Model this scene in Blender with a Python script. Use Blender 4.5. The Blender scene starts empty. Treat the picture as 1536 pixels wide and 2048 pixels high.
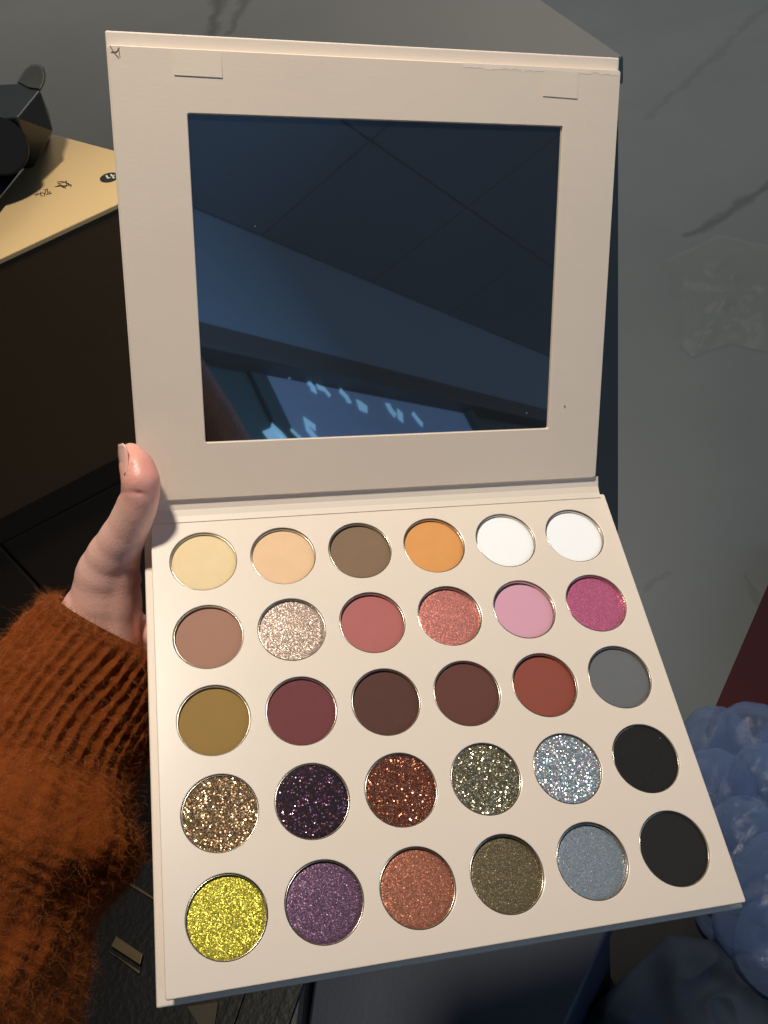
import bpy, bmesh, math, random
import numpy as np
from mathutils import Vector, Matrix, noise
random.seed(7); rng = np.random.default_rng(7)
scene = bpy.context.scene
COL = scene.collection
PI = math.pi

# ------------------------------------------------------------------ camera
FPX = 1773.68                                  # focal length in pixels of the 1536 x 2048 photograph
M = np.array([[0.94943, -0.31399, 0.0], [-0.24053, -0.72731, 0.64279], [-0.20184, -0.61028, -0.76604]])
CAM = np.array([0.0, 0.0, 1.5])
def ray(x, y): return M @ np.array([(x-768)/FPX, (y-1024)/FPX, 1.0])
def at(x, y, z):                               # the point of the level z seen at (x, y) of the photograph
    d = ray(x, y); return Vector(CAM + d*((z-CAM[2])/d[2]))
def dep(x, y, d): return Vector(CAM + ray(x, y)*d)   # the point at a given distance along the lens axis
cam = bpy.data.objects.new('camera', bpy.data.cameras.new('camera')); COL.objects.link(cam)
cam.data.sensor_fit = 'HORIZONTAL'; cam.data.sensor_width = 36; cam.data.lens = FPX/1536*36
cam.data.clip_start = 0.02; cam.data.clip_end = 100
rm = Matrix([list(r) for r in np.stack([M[:, 0], -M[:, 1], -M[:, 2]], 1)])
cam.matrix_world = Matrix.Translation(Vector(CAM)) @ rm.to_4x4()
scene.camera = cam

# palette frame: x right, y towards the hinge, z out of the card; metres
W_ = np.array([-0.5594163, -0.1899963, -0.1172341]); th = np.linalg.norm(W_); k = W_/th
Kx = np.array([[0, -k[2], k[1]], [k[2], 0, -k[0]], [-k[1], k[0], 0]])
R3 = np.eye(3)+math.sin(th)*Kx+(1-math.cos(th))*Kx@Kx
TT = np.array([0.01675, 0.0718203, 0.344264])
Q = M @ R3 @ np.diag([1.0, -1.0, -1.0]); ORG = CAM + M @ TT
PALM = Matrix.Translation(Vector(ORG)) @ Matrix([list(r) for r in Q]).to_4x4()
def pw(x, y, z): return PALM @ Vector((x/1000, y/1000, z/1000))

# ------------------------------------------------------------------ light
world = bpy.data.worlds.new("World"); scene.world = world; world.use_nodes = True
world.node_tree.nodes['Background'].inputs[0].default_value = (0.78, 0.86, 1.0, 1)
world.node_tree.nodes['Background'].inputs[1].default_value = 0.20
def lamp(name, kind, loc, target, energy, color, **kw):
    l = bpy.data.lights.new(name, kind); l.energy = energy; l.color = color
    for a_, v in kw.items(): setattr(l, a_, v)
    o = bpy.data.objects.new(name, l); COL.objects.link(o); o.location = loc
    o.rotation_euler = (Vector(target)-Vector(loc)).to_track_quat('-Z', 'Y').to_euler()
    return o
Ld = Vector(Q @ np.array([-0.29, 0.33, 0.90])).normalized()
LAMP = pw(0, 60, 30) + Ld*1.35
lamp('ceiling_spotlight', 'SPOT', LAMP, pw(-20, 215, 0), 75, (1.0, 0.915, 0.79), shadow_soft_size=0.07, spot_size=math.radians(42), spot_blend=1.0)
lamp('overhead_fill_light', 'AREA', (.9, 2.9, 2.78), (.8, 3.2, 0), 50, (1.0, 0.93, 0.82), shape='RECTANGLE', size=1.5, size_y=1.5)  # added soft overhead fill that lifts the floor and counter
lamp('window_daylight', 'AREA', (1.9, -1.0, 1.5), (0.1, 0.2, 0.9), 9, (0.42, 0.66, 1.0), shape='RECTANGLE', size=1.1, size_y=1.5)
scene.view_settings.view_transform = 'Standard'; scene.view_settings.look = 'None'
scene.view_settings.exposure = 0.1; scene.view_settings.gamma = 1.0
scene.render.engine = 'CYCLES'
scene.cycles.max_bounces = 8; scene.cycles.transparent_max_bounces = 24; scene.cycles.caustics_reflective = False; scene.cycles.caustics_refractive = False

# ------------------------------------------------------------------ helpers
def srgb(r, g, b):
    f = lambda c: (c/255/12.92) if c/255 <= .04045 else ((c/255+.055)/1.055)**2.4
    return (f(r), f(g), f(b), 1)
def tag(o, label=None, cat=None, group=None, kind=None):
    for k_, v in (('label', label), ('category', cat), ('group', group), ('kind', kind)):
        if v: o[k_] = v
    return o
def link(name, me, parent=None, mat=None):
    o = bpy.data.objects.new(name, me); COL.objects.link(o)
    if parent: o.parent = parent
    if mat is not None:
        me.materials.clear(); me.materials.append(mat)
    return o
def empty(name, mw, **kw):
    o = bpy.data.objects.new(name, None); COL.objects.link(o); o.matrix_world = mw; o.empty_display_size = .02
    return tag(o, **kw)
def mesh(name, vs, fs, smooth=False):
    me = bpy.data.meshes.new(name); me.from_pydata([tuple(v) for v in vs], [], [tuple(int(i) for i in f) for f in fs])
    me.validate(); me.update()
    if smooth: me.polygons.foreach_set('use_smooth', [True]*len(me.polygons))
    return me
def frombm(name, bm, smooth=False):
    bmesh.ops.recalc_face_normals(bm, faces=bm.faces[:])
    me = bpy.data.meshes.new(name); bm.to_mesh(me); bm.free()
    if smooth: me.polygons.foreach_set('use_smooth', [True]*len(me.polygons))
    return me
def box_bm(x0, x1, y0, y1, z0, z1, bev=0.0, seg=2):
    bm = bmesh.new(); bmesh.ops.create_cube(bm, size=1)
    for v in bm.verts:
        v.co = Vector(((x0+x1)/2+v.co.x*(x1-x0), (y0+y1)/2+v.co.y*(y1-y0), (z0+z1)/2+v.co.z*(z1-z0)))
    if bev: bmesh.ops.bevel(bm, geom=bm.edges[:], offset=bev, segments=seg, affect='EDGES', profile=.5)
    return bm
def prism_bm(poly, z0, z1, bev=0.0):
    bm = bmesh.new()
    b = [bm.verts.new((p[0], p[1], z0)) for p in poly]; t = [bm.verts.new((p[0], p[1], z1)) for p in poly]
    bm.faces.new(b); bm.faces.new(t); n = len(poly)
    for i in range(n): bm.faces.new((b[i], b[(i+1) % n], t[(i+1) % n], t[i]))
    bmesh.ops.recalc_face_normals(bm, faces=bm.faces[:])
    if bev: bmesh.ops.bevel(bm, geom=bm.edges[:], offset=bev, segments=2, affect='EDGES', profile=.5)
    return bm
def hull_bm(pts, bev=0.0, seg=2):
    bm = bmesh.new(); vs = [bm.verts.new(p) for p in pts]
    r = bmesh.ops.convex_hull(bm, input=vs)
    bmesh.ops.delete(bm, geom=[v for v in bm.verts if not v.link_faces], context='VERTS')
    bmesh.ops.dissolve_limit(bm, angle_limit=math.radians(3), verts=bm.verts[:], edges=bm.edges[:])
    if bev: bmesh.ops.bevel(bm, geom=bm.edges[:], offset=bev, segments=seg, affect='EDGES', profile=.5)
    return bm
def stroke_bm(bm, pts, w, n, h=.0002):
    """flat printed or raised stroke: a thin ribbon along pts lying in the plane with normal n"""
    pts = [Vector(p) for p in pts]; n = Vector(n).normalized(); prev = None
    for i, p in enumerate(pts):
        d = (pts[min(i+1, len(pts)-1)]-pts[max(i-1, 0)]).normalized(); s = d.cross(n).normalized()*w/2
        row = [bm.verts.new(p+s), bm.verts.new(p-s), bm.verts.new(p-s+n*h), bm.verts.new(p+s+n*h)]
        if prev:
            for j in range(4): bm.faces.new((prev[j], prev[(j+1) % 4], row[(j+1) % 4], row[j]))
        else: bm.faces.new(row)
        prev = row
    bm.faces.new(prev)

class NT:
    def __init__(s, name):
        s.m = bpy.data.materials.new(name); s.m.use_nodes = True; s.t = s.m.node_tree; s.n = s.t.nodes
        s.p = s.n['Principled BSDF']; s.out = s.n['Material Output']
    def new(s, t, **kw):
        n = s.n.new(t)
        for k_, v in kw.items(): setattr(n, k_, v)
        return n
    def l(s, a, b): s.t.links.new(a, b)
    def math(s, op, a, b=None, c=None, clamp=False):
        n = s.new('ShaderNodeMath', operation=op, use_clamp=clamp)
        for i, v in enumerate((a, b, c)):
            if v is None: continue
            if isinstance(v, (int, float)): n.inputs[i].default_value = v
            else: s.l(v, n.inputs[i])
        return n.outputs[0]
    def vmath(s, op, a, b=None):
        n = s.new('ShaderNodeVectorMath', operation=op)
        for i, v in enumerate((a, b)):
            if v is None: continue
            if isinstance(v, (tuple, list, Vector)): n.inputs[i].default_value = tuple(v)[:3]
            else: s.l(v, n.inputs[i])
        return n
    def coord(s, kind='Object'): return s.new('ShaderNodeTexCoord').outputs[kind]
    def noise(s, vec, scale, detail=4, rough=.55, dist=0.0):
        n = s.new('ShaderNodeTexNoise'); n.inputs['Scale'].default_value = scale; n.inputs['Detail'].default_value = detail
        n.inputs['Roughness'].default_value = rough; n.inputs['Distortion'].default_value = dist
        if vec is not None: s.l(vec, n.inputs['Vector'])
        return n
    def ramp(s, fac, stops):
        n = s.new('ShaderNodeValToRGB'); e = n.color_ramp.elements
        while len(e) > len(stops): e.remove(e[-1])
        while len(e) < len(stops): e.new(1)
        for el, (p, c) in zip(e, stops): el.position = p; el.color = c
        s.l(fac, n.inputs[0]); return n.outputs[0]
    def mix(s, fac, a, b, mode='MIX'):
        n = s.new('ShaderNodeMix', data_type='RGBA', blend_type=mode)
        for i, v in ((0, fac), (6, a), (7, b)):
            if isinstance(v, (int, float)): n.inputs[i].default_value = v
            elif isinstance(v, tuple): n.inputs[i].default_value = v
            else: s.l(v, n.inputs[i])
        return n.outputs[2]
    def bump(s, h, strength=.3, dist=.001):
        n = s.new('ShaderNodeBump'); n.inputs['Strength'].default_value = strength; n.inputs['Distance'].default_value = dist
        s.l(h, n.inputs['Height']); s.l(n.outputs[0], s.p.inputs['Normal']); return n
    def set(s, **kw):
        for k_, v in kw.items():
            i = s.p.inputs[k_.replace('_', ' ')]
            if isinstance(v, (int, float, tuple)): i.default_value = v
            else: s.l(v, i)
        return s
def mul(c, f): return (min(c[0]*f, 1), min(c[1]*f, 1), min(c[2]*f, 1), 1)

def paper(name, c, rough=.42, coat=0.0, amp=.06, bump=.08, scale=9):
    m = NT(name); co = m.coord(); n = m.noise(co, scale, 5); n2 = m.noise(co, 900, 3); n3 = m.noise(co, 45, 4)
    col = m.mix(n.outputs[0], mul(c, 1-amp), mul(c, 1+amp)); m.set(Base_Color=col)
    m.set(Roughness=m.math('MULTIPLY_ADD', n3.outputs[0], .16, rough-.08), Coat_Weight=coat, Coat_Roughness=.18)
    h = m.math('ADD', m.math('MULTIPLY', n2.outputs[0], .3), n3.outputs[0]); m.bump(h, bump, .0004); return m.m
def flat(name, c, rough=.5, metal=0.0, amp=.15, scale=30, bump=.15, bscale=200, bdist=.001, **kw):
    m = NT(name); co = m.coord(); n = m.noise(co, scale, 5); n2 = m.noise(co, bscale, 4)
    m.set(Base_Color=m.mix(n.outputs[0], mul(c, 1-amp), mul(c, 1+amp)), Roughness=rough, Metallic=metal, **kw)
    m.bump(n2.outputs[0], bump, bdist); return m.m

def marble(name, c, veins, seed=0.0, rough=.42):
    """veins: list of (A, B, width, strength) in world metres"""
    m = NT(name); g = m.new('ShaderNodeNewGeometry').outputs['Position']
    cloud = m.noise(g, 2.2, 6, .6, .4); cl2 = m.noise(g, 9, 5)
    col = m.mix(cloud.outputs[0], mul(c, .80), mul(c, 1.2)); col = m.mix(m.math('MULTIPLY', cl2.outputs[0], .3), col, mul(c, 1.25))
    w = m.noise(g, 7, 5, .6); off = m.vmath('MULTIPLY', m.vmath('SUBTRACT', w.outputs[1], (.5, .5, .5)).outputs[0], (.09, .09, 0))
    p = m.vmath('ADD', g, off.outputs[0]).outputs[0]; wn = m.noise(g, 13, 4)
    for A, B, wd, st in veins:
        A = Vector(A); B = Vector(B); ab = B-A
        ap = m.vmath('SUBTRACT', p, A).outputs[0]
        t = m.math('DIVIDE', m.vmath('DOT_PRODUCT', ap, ab).outputs['Value'], ab.length_squared, clamp=True)
        sc = m.new('ShaderNodeVectorMath', operation='SCALE'); sc.inputs[0].default_value = ab; m.l(t, sc.inputs['Scale'])
        d = m.vmath('LENGTH', m.vmath('SUBTRACT', ap, sc.outputs[0]).outputs[0]).outputs['Value']
        ww = m.math('MULTIPLY', wn.outputs[0], wd*2)
        k_ = m.math('SUBTRACT', 1.0, m.math('DIVIDE', d, ww), clamp=True)
        k_ = m.math('MULTIPLY', m.math('POWER', k_, .7), st)
        col = m.mix(k_, col, mul(c, .35))
    m.set(Base_Color=col, Roughness=rough, Specular_IOR_Level=.35); m.bump(cl2.outputs[0], .04, .002); return m.m

# ------------------------------------------------------------------ room: floor, counter, ceiling and wall behind the viewer
GREY = srgb(152, 150, 142)
def fl(x, y): return at(x, y, 0)
vf = [(fl(1580, 345), fl(1385, 468), .020, .6), (fl(1560, -10), fl(1300, 235), .020, .22), (fl(1345, 1150), fl(1290, 1175), .006, .35),
      (fl(1500, 1150), fl(1530, 1215), .006, .35), (fl(1700, 150), fl(1580, 345), .02, .6)]
m_floor = marble('marble_floor', mul(srgb(146, 153, 154), .56), vf)
def slab(name, poly, z0, z1, mat, bev=.0015, parent=None):
    return link(name, frombm(name, prism_bm(poly, z0, z1, bev)), parent, mat)
fo = empty('floor', Matrix.Identity(4), kind='structure')
# grey stone floor laid in large slabs, joints recessed; joint lines run with the counter
U = Vector((.993, .116, 0)); V = Vector((-.116, .993, 0)); CO = Vector((.3962, .9014, 0))
def uv(u, v): p = CO+U*u+V*v; return (p.x, p.y)
link('joint_bed', frombm('joint_bed', box_bm(-6, 6, -7, 8, -.03, -.004)), fo, flat('joint_grey', srgb(60, 62, 58), .9))
for i in range(-2, 2):
    for j in range(-2, 2):
        u0, v0 = i*3.2-.8, j*4.2-1.4
        slab('floor_slab', [uv(u0, v0), uv(u0+3.1985, v0), uv(u0+3.1985, v0+4.1985), uv(u0, v0+4.1985)], -.02, 0, m_floor, .0008, fo)

ctr = empty('stone_counter', Matrix.Translation((.1, 1.2, 0)), label='grey veined stone counter standing behind the open palette, its corner beside the lid', cat='counter')
Z1 = 1.02
def ct(x, y): return at(x, y, Z1)
vc = [(ct(455, -60), ct(395, 110), .013, .75), (ct(500, -60), ct(445, 75), .010, .6), (ct(300, -40), ct(230, -80), .01, .3)]
m_ctr = marble('marble_counter', mul(GREY, .78), vc)
inv = ctr.matrix_world.inverted()
def ctrp(u, v): p = inv @ Vector((*uv(u, v), 0)); return (p.x, p.y)
slab('counter_top', [ctrp(-1.9, 0), ctrp(0, 0), ctrp(0, 2.2), ctrp(-1.9, 2.2)], Z1-.03, Z1, m_ctr, .002, ctr)
slab('front_panel', [ctrp(-1.899, .004), ctrp(-.004, .004), ctrp(-.004, .03), ctrp(-1.899, .03)], 0.002, Z1-.031, marble('marble_front_shaded', mul(GREY, .55), []), .001, ctr)  # same stone in darker grey, the front face's shade put into the colour
slab('side_panel', [ctrp(-.03, .032), ctrp(-.004, .032), ctrp(-.004, 2.19), ctrp(-.03, 2.19)], 0.002, Z1-.031, m_ctr, .001, ctr)

# wall and ceiling behind the viewer, seen in the mirror
WP = Vector((.39, -1.78, 0)); WD = Vector((.64914, -.76067, 0)); WN = Vector((.76067, .64914, 0))
wm = Matrix(((WD.x, WN.x, 0, WP.x), (WD.y, WN.y, 0, WP.y), (0, 0, 1, 0), (0, 0, 0, 1)))   # local x along wall, y out of it, z up
m_band = flat('bulkhead_paint', srgb(146, 178, 204), .7, amp=.05, scale=3, bump=.05)
m_dark = flat('dark_trim', srgb(90, 100, 106), .6, amp=.1)
m_teal = flat('dark_teal_wall', srgb(66, 108, 118), .6, amp=.12, scale=3)
wl = empty('wall', wm, kind='structure')
link('wall_board', frombm('w', box_bm(-4, 6, -.3, -.06, 0, 3.0)), wl, m_teal)
link('bulkhead', frombm('b', box_bm(-4, 6, -.06, 0, 2.315, 2.81)), wl, m_band)
link('trim_rail', frombm('t', box_bm(-4, 6, -.06, .015, 2.225, 2.313, .004)), wl, m_dark)
m_ceil = flat('ceiling_paint', srgb(134, 154, 168), .8, amp=.06, scale=2, bump=.05)
ce = empty('ceiling', wm, kind='structure')
link('ceiling_void', frombm('c', box_bm(-5, 7, -.2, 5.5, 2.83, 2.9)), ce, flat('void_grey', srgb(70, 76, 84), .9))
me_t = frombm('ceiling_tile', box_bm(.003, .767, .0025, .4975, 2.8, 2.82, .002, 1))
me_t.materials.append(m_ceil)
for i in range(-4, 8):
    for j in range(0, 9):
        o = link('ceiling_tile', me_t, ce); o.location = (i*.77+.36, j*.5+.002, random.uniform(-.001, .001))

# glazed notice board / window on that wall; light smears on the pane are put in as glowing strokes
wi = empty('shop_window', wm @ Matrix.Translation((.78, -.05, 1.2)), label='tall shop window, light smears on its pane put in as bright strokes, seen only in the palette mirror', cat='window')
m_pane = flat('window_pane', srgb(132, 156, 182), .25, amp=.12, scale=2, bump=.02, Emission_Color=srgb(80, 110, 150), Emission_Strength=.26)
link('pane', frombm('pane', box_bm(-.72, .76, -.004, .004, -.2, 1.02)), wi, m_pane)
m_fr = flat('window_frame_dark', srgb(62, 102, 112), .6)
for n_, b in (('frame', (-.80, -.722, -.008, .006, -.25, 1.024)), ('frame', (.762, .84, -.008, .03, -.25, 1.024)), ('sill', (-.86, .90, -.008, .06, -.32, -.252))):
    link(n_, frombm(n_, box_bm(*b, .003)), wi, m_fr)
m_st = flat('light_smear_glow', srgb(200, 232, 245), .6, amp=.1, Emission_Color=srgb(130, 190, 225), Emission_Strength=.4)  # smears of light on the glass, put into colour and glow
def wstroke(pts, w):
    w *= 1.8; bm = bmesh.new(); stroke_bm(bm, [(p[0]-.78, .006, p[1]-1.2) for p in pts], w, (0, 1, 0), .001); link('light_smear', frombm('s', bm), wi, m_st)
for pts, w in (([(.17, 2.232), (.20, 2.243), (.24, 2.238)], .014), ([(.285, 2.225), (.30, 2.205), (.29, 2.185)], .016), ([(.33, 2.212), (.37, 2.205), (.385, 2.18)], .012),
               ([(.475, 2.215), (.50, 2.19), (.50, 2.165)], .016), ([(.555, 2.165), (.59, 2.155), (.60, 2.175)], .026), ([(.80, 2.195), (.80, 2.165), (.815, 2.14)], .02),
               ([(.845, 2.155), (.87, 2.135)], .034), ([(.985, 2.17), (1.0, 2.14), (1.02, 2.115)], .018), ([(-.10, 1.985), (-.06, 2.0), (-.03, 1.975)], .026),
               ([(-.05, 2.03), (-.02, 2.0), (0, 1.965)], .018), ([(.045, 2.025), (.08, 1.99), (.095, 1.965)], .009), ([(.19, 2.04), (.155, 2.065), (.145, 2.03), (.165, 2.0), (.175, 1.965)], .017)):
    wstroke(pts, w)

# ------------------------------------------------------------------ things left of the palette
ZB = 1.2
cab = empty('dark_cabinet', Matrix.Translation((-.4, .68, 0)), label='dark brown cabinet carrying the carton, at the left behind the hand', cat='cabinet')
m_cab = flat('dark_brown_laminate', srgb(66, 48, 32), .55, amp=.12, scale=6, bump=.05)
FD = Vector((.970, .241, 0)).normalized(); FN = Vector((FD.y, -FD.x, 0))
FC = Vector((-.1912, .5675, 0))
def cabp(a_, b): p = FC+FD*a_-FN*b-Vector((-.4, .68, 0)); return (p.x, p.y)
slab('cabinet_top', [cabp(-.9, .006), cabp(.13, .006), cabp(.13, .235), cabp(-.9, .235)], .972, .998, m_cab, .002, cab)
slab('carcass', [cabp(-.89, .024), cabp(.12, .024), cabp(.12, .2), cabp(-.89, .2)], .06, .971, m_cab, .001, cab)
for k_ in range(2):
    slab('door', [cabp(-.379+k_*.25, .007), cabp(-.1305+k_*.25, .007), cabp(-.1305+k_*.25, .022), cabp(-.379+k_*.25, .022)], .1, .9705, m_cab, .002, cab)
slab('plinth', [cabp(-.87, .03), cabp(.1, .03), cabp(.1, .19), cabp(-.87, .19)], .001, .059, flat('plinth_black', srgb(16, 14, 12), .6), .001, cab)

crt = empty('carton', Matrix.Translation((-.2, .62, 1.0)), label='kraft carton, shade coloured into its dark sides, with handwriting and an oval label, left behind the lid', cat='carton')
off = Vector((-.2, .62, 1.0))
PA = at(105, 268, ZB); PB = at(378, 341, ZB); PC = Vector((FC.x, FC.y, ZB)); D1 = at(0, 395, ZB)
PD = PA+(D1-PA)*2.2; PE = PC-FD*.30
poly = [(p-off) for p in (PB, PA, PD, PE)]
m_kraft = flat('kraft_board', srgb(218, 186, 132), .6, amp=.05, scale=14, bump=.1, bscale=600, bdist=.0003)
m_body = flat('shaded_kraft_card', srgb(84, 62, 36), .6, amp=.1, scale=12, bump=.1)  # kraft sides in shade: the darkness is put into this brown
link('lid_sheet', frombm('lid_sheet', prism_bm([(p.x, p.y) for p in poly], .1965, .2, .0006)), crt, m_kraft)
cen = sum((p for p in poly), Vector())/4
link('body', frombm('body', prism_bm([((p-cen)*.985+cen)[:2] for p in poly], .001, .1963, .001)), crt, m_body)
m_ink = flat('pen_ink', srgb(80, 62, 36), .6); m_lab = flat('black_label', srgb(40, 42, 34), .4); m_wh = flat('label_white', srgb(215, 215, 200), .5)
def top(x, y, h=.0002): return at(x, y, ZB)-off+Vector((0, 0, h))
bm = bmesh.new(); ring = []
for i in range(40):
    t = 2*PI*i/40; x = 219+19*math.cos(t); y = 355.5+9.3*math.sin(t)-(x-219)*.18
    ring.append(top(x, y))
link('oval_label', frombm('oval', prism_bm([p[:2] for p in ring], .2001, .2003)), crt, m_lab)
bm = bmesh.new()
for s in (((213, 352), (217, 358), (222, 356)), ((222, 350), (226, 354), (230, 351)), ((226, 354), (229, 358))):
    stroke_bm(bm, [top(*p, .0005) for p in s], .0013, (0, 0, 1), .0001)
link('label_lettering', frombm('lettering', bm), crt, m_wh)
bm = bmesh.new()
hand1 = [((69, 390), (77, 387)), ((72, 392), (76, 389), (80, 388)), ((81, 384), (82, 391), (85, 393)), ((79, 389), (86, 385)), ((88, 380), (93, 379), (90, 386), (89, 393)), ((86, 388), (92, 386)), ((95, 378), (96, 388)), ((97, 386), (100, 383), (101, 387), (97, 389)), ((92, 390), (104, 387))]
hand2 = [((114, 365), (120, 363), (128, 364)), ((116, 368), (124, 366), (135, 363)), ((113, 373), (122, 370), (130, 374)), ((110, 374), (144, 370)), ((128, 364), (136, 368), (142, 371)), ((132, 362), (134, 372)), ((120, 370), (127, 376), (135, 372)), ((136, 366), (143, 374)), ((124, 372), (132, 377)), ((118, 366), (119, 373))]
for s in hand1+hand2: stroke_bm(bm, [top(*p) for p in s], .0006, (0, 0, 1), .0001)
link('handwriting', frombm('handwriting', bm), crt, m_ink)

bo = Matrix.Translation(at(30, 300, ZB)); blk = empty('black_dispenser', bo, label='faceted black plastic dispenser with a rounded knob standing on the carton', cat='dispenser')
bi = bo.inverted()
m_blk = flat('black_plastic', srgb(36, 38, 36), .38, amp=.1, bump=.08, bscale=300, bdist=.0004)
m_blk2 = flat('black_rubber', srgb(14, 14, 13), .5, amp=.1)
pts = [at(x, y, ZB+.050) for x, y in ((-60, 172), (52, 166), (80, 180), (42, 206), (34, 236), (-60, 240))] + [at(x, y, ZB+.024) for x, y in ((98, 225), (106, 262))] + [at(x, y, ZB+.0005) for x, y in ((102, 270), (66, 336), (-60, 352), (-60, 230))]
link('housing', frombm('housing', hull_bm([bi @ p for p in pts], .0012)), blk, m_blk)
pts = []
kn_px = [(33, 166), (50, 138), (62, 129), (78, 127), (88, 134), (92, 150), (90, 165), (82, 182), (55, 178)]
for zz, sc in ((.034, .93), (.046, 1.0), (.051, .86)):
    for x, y in kn_px: pts.append(bi @ at(66+(x-66)*sc, 153+(y-153)*sc, ZB+zz))
link('knob', frombm('knob', hull_bm(pts, .0006)), blk, flat('worn_black_plastic', srgb(60, 58, 50), .4, amp=.4, scale=60))
ax0 = bi @ at(-2, 292, ZB+.034); bm = bmesh.new()
nrm = (Vector(CAM)-at(-2, 292, ZB+.03)).normalized()
bmesh.ops.create_cone(bm, cap_ends=True, segments=40, radius1=.0205, radius2=.0188, depth=.026, matrix=Matrix.Translation(ax0) @ nrm.to_track_quat('Z', 'Y').to_matrix().to_4x4())
bmesh.ops.bevel(bm, geom=[e for e in bm.edges if len(e.link_faces) == 2 and e.calc_face_angle(0) > 1], offset=.0008, segments=2, affect='EDGES')
link('foot', frombm('foot', hull_bm([bi @ at(x, y, ZB+z_) for z_ in (.0006, .009) for x, y in ((-60, 330), (44, 334), (34, 350), (2, 392), (-60, 470))], .001)), blk, m_blk2)
link('spool', frombm('spool', bm), blk, m_blk2)

# ------------------------------------------------------------------ things on the floor at the right and below
m_film = NT('air_cushion_film'); co = m_film.coord(); wr = m_film.noise(co, 38, 6, .65, 1.6); lw = m_film.new('ShaderNodeLayerWeight'); lw.inputs[0].default_value = .45; tr_ = m_film.new('ShaderNodeBsdfTransparent'); tr_.inputs[0].default_value = (.78, .84, .93, 1); mx_ = m_film.new('ShaderNodeMixShader')
m_film.l(m_film.math('MULTIPLY_ADD', lw.outputs['Facing'], .60, .22), mx_.inputs[0]); m_film.l(tr_.outputs[0], mx_.inputs[1]); m_film.l(m_film.p.outputs[0], mx_.inputs[2]); m_film.l(mx_.outputs[0], m_film.out.inputs[0])
m_film.set(Base_Color=srgb(134, 156, 198), Roughness=.14, Specular_IOR_Level=.9); m_film.bump(wr.outputs[0], .35, .005)
ac = empty('air_cushions', Matrix.Translation(at(1500, 2300, .0)), label='bluish translucent air cushion packing heaped on the floor at the lower right', cat='packaging')
aci = ac.matrix_world.inverted()
def pillow(c, sx, sy, sz, rz, tilt):
    vs, fs = [], []; N = 22
    for j in range(N+1):
        for i in range(N+1):
            u, v = i/N*2-1, j/N*2-1
            x_, y_ = u*math.sqrt(1-v*v*.42), v*math.sqrt(1-u*u*.42)
            h = max(0, (1-u*u)*(1-v*v))**.5
            wk = (.09*noise.noise((u*3+c.x*40, v*3, c.y*30))+.03*noise.noise((u*9+c.x*40, v*9, c.y*30)))*(1 if h > 0 else 0)
            vs.append((x_*sx, y_*sy, (h+wk)*sz))
    n0 = len(vs); vs += [(x, y, -z) for x, y, z in vs]
    q = lambda i, j, o: o+j*(N+1)+i
    for j in range(N):
        for i in range(N):
            fs.append((q(i, j, 0), q(i+1, j, 0), q(i+1, j+1, 0), q(i, j+1, 0))); fs.append((q(i, j, n0), q(i, j+1, n0), q(i+1, j+1, n0), q(i+1, j, n0)))
    o = link('air_pillow', mesh('air_pillow', vs, fs, True), ac, m_film.m)
    o.matrix_local = aci @ (Matrix.Translation(c) @ Matrix.Rotation(rz, 4, 'Z') @ Matrix.Rotation(tilt[0], 4, 'X') @ Matrix.Rotation(tilt[1], 4, 'Y'))
for x, y, z, s in ((1425, 1500, .06, .062), (1505, 1510, .07, .066), (1590, 1520, .06, .064), (1440, 1600, .10, .062), (1525, 1610, .12, .066), (1600, 1640, .1, .06), (1475, 1705, .13, .062),
                   (1570, 1720, .14, .068), (1540, 1800, .17, .066), (1620, 1790, .15, .06), (1475, 1790, .05, .055), (1560, 1880, .13, .06), (1400, 1600, .03, .055), (1380, 2300, .03, .055), (1620, 1900, .12, .06)):
    pillow(at(x, y, z), s*1.4, s*.95, s*.8, .9+random.uniform(-.4, .4), (random.uniform(-.35, .35), random.uniform(-.35, .35)))

rz = .045
rp = [at(1412, 1456, rz), at(1570, 1090, rz), at(1900, 1150, rz), at(1850, 1456, rz)]
rc = sum(rp, Vector())/4; rc.z = 0
rd = empty('red_box', Matrix.Translation(rc), label='dark red flat box lying on the floor above the air cushions', cat='box')
m_red = flat('dark_red_card', srgb(66, 8, 18), .55, amp=.3, scale=10, Specular_IOR_Level=.2)
link('box_base', frombm('rb', prism_bm([((p-rc)*.99)[:2] for p in rp], .001, .02, .001)), rd, m_red)
link('box_lid', frombm('rl', prism_bm([(p-rc)[:2] for p in rp], .0205, rz, .0015)), rd, m_red)

# clear crumpled plastic bag on the floor
bagp = [(1335, 520), (1440, 470), (1560, 500), (1660, 560), (1640, 720), (1536, 705), (1462, 688), (1418, 700), (1384, 714), (1360, 690), (1350, 600)]
bm = bmesh.new(); c0 = at(1470, 590, .012); N = 26
outl = [at(x, y, .004) for x, y in bagp]; rings = []
for r_ in range(N+1):
    row = []
    for i in range(len(outl)*6):
        a_ = outl[i//6]; b_ = outl[(i//6+1) % len(outl)]; p = a_.lerp(b_, (i % 6)/6); q_ = c0.lerp(p, r_/N)
        q_ = q_ + Vector((0, 0, .018*abs(noise.noise(q_*14))**.8*(1-(r_/N)**6)+.012*abs(noise.noise(q_*38+Vector((3, 1, 2))))*(1-(r_/N)**8)+.002))
        row.append(bm.verts.new(q_))
    rings.append(row)
    if r_:
        for i in range(len(row)): j = (i+1) % len(row); bm.faces.new((rings[-2][i], rings[-2][j], row[j], row[i]))
mb = NT('clear_film'); tr = mb.new('ShaderNodeBsdfTransparent'); mx = mb.new('ShaderNodeMixShader'); mx.inputs[0].default_value = .11
mb.set(Base_Color=srgb(170, 172, 166), Roughness=.34); mb.l(tr.outputs[0], mx.inputs[1]); mb.l(mb.p.outputs[0], mx.inputs[2]); mb.l(mx.outputs[0], mb.out.inputs[0])
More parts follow.
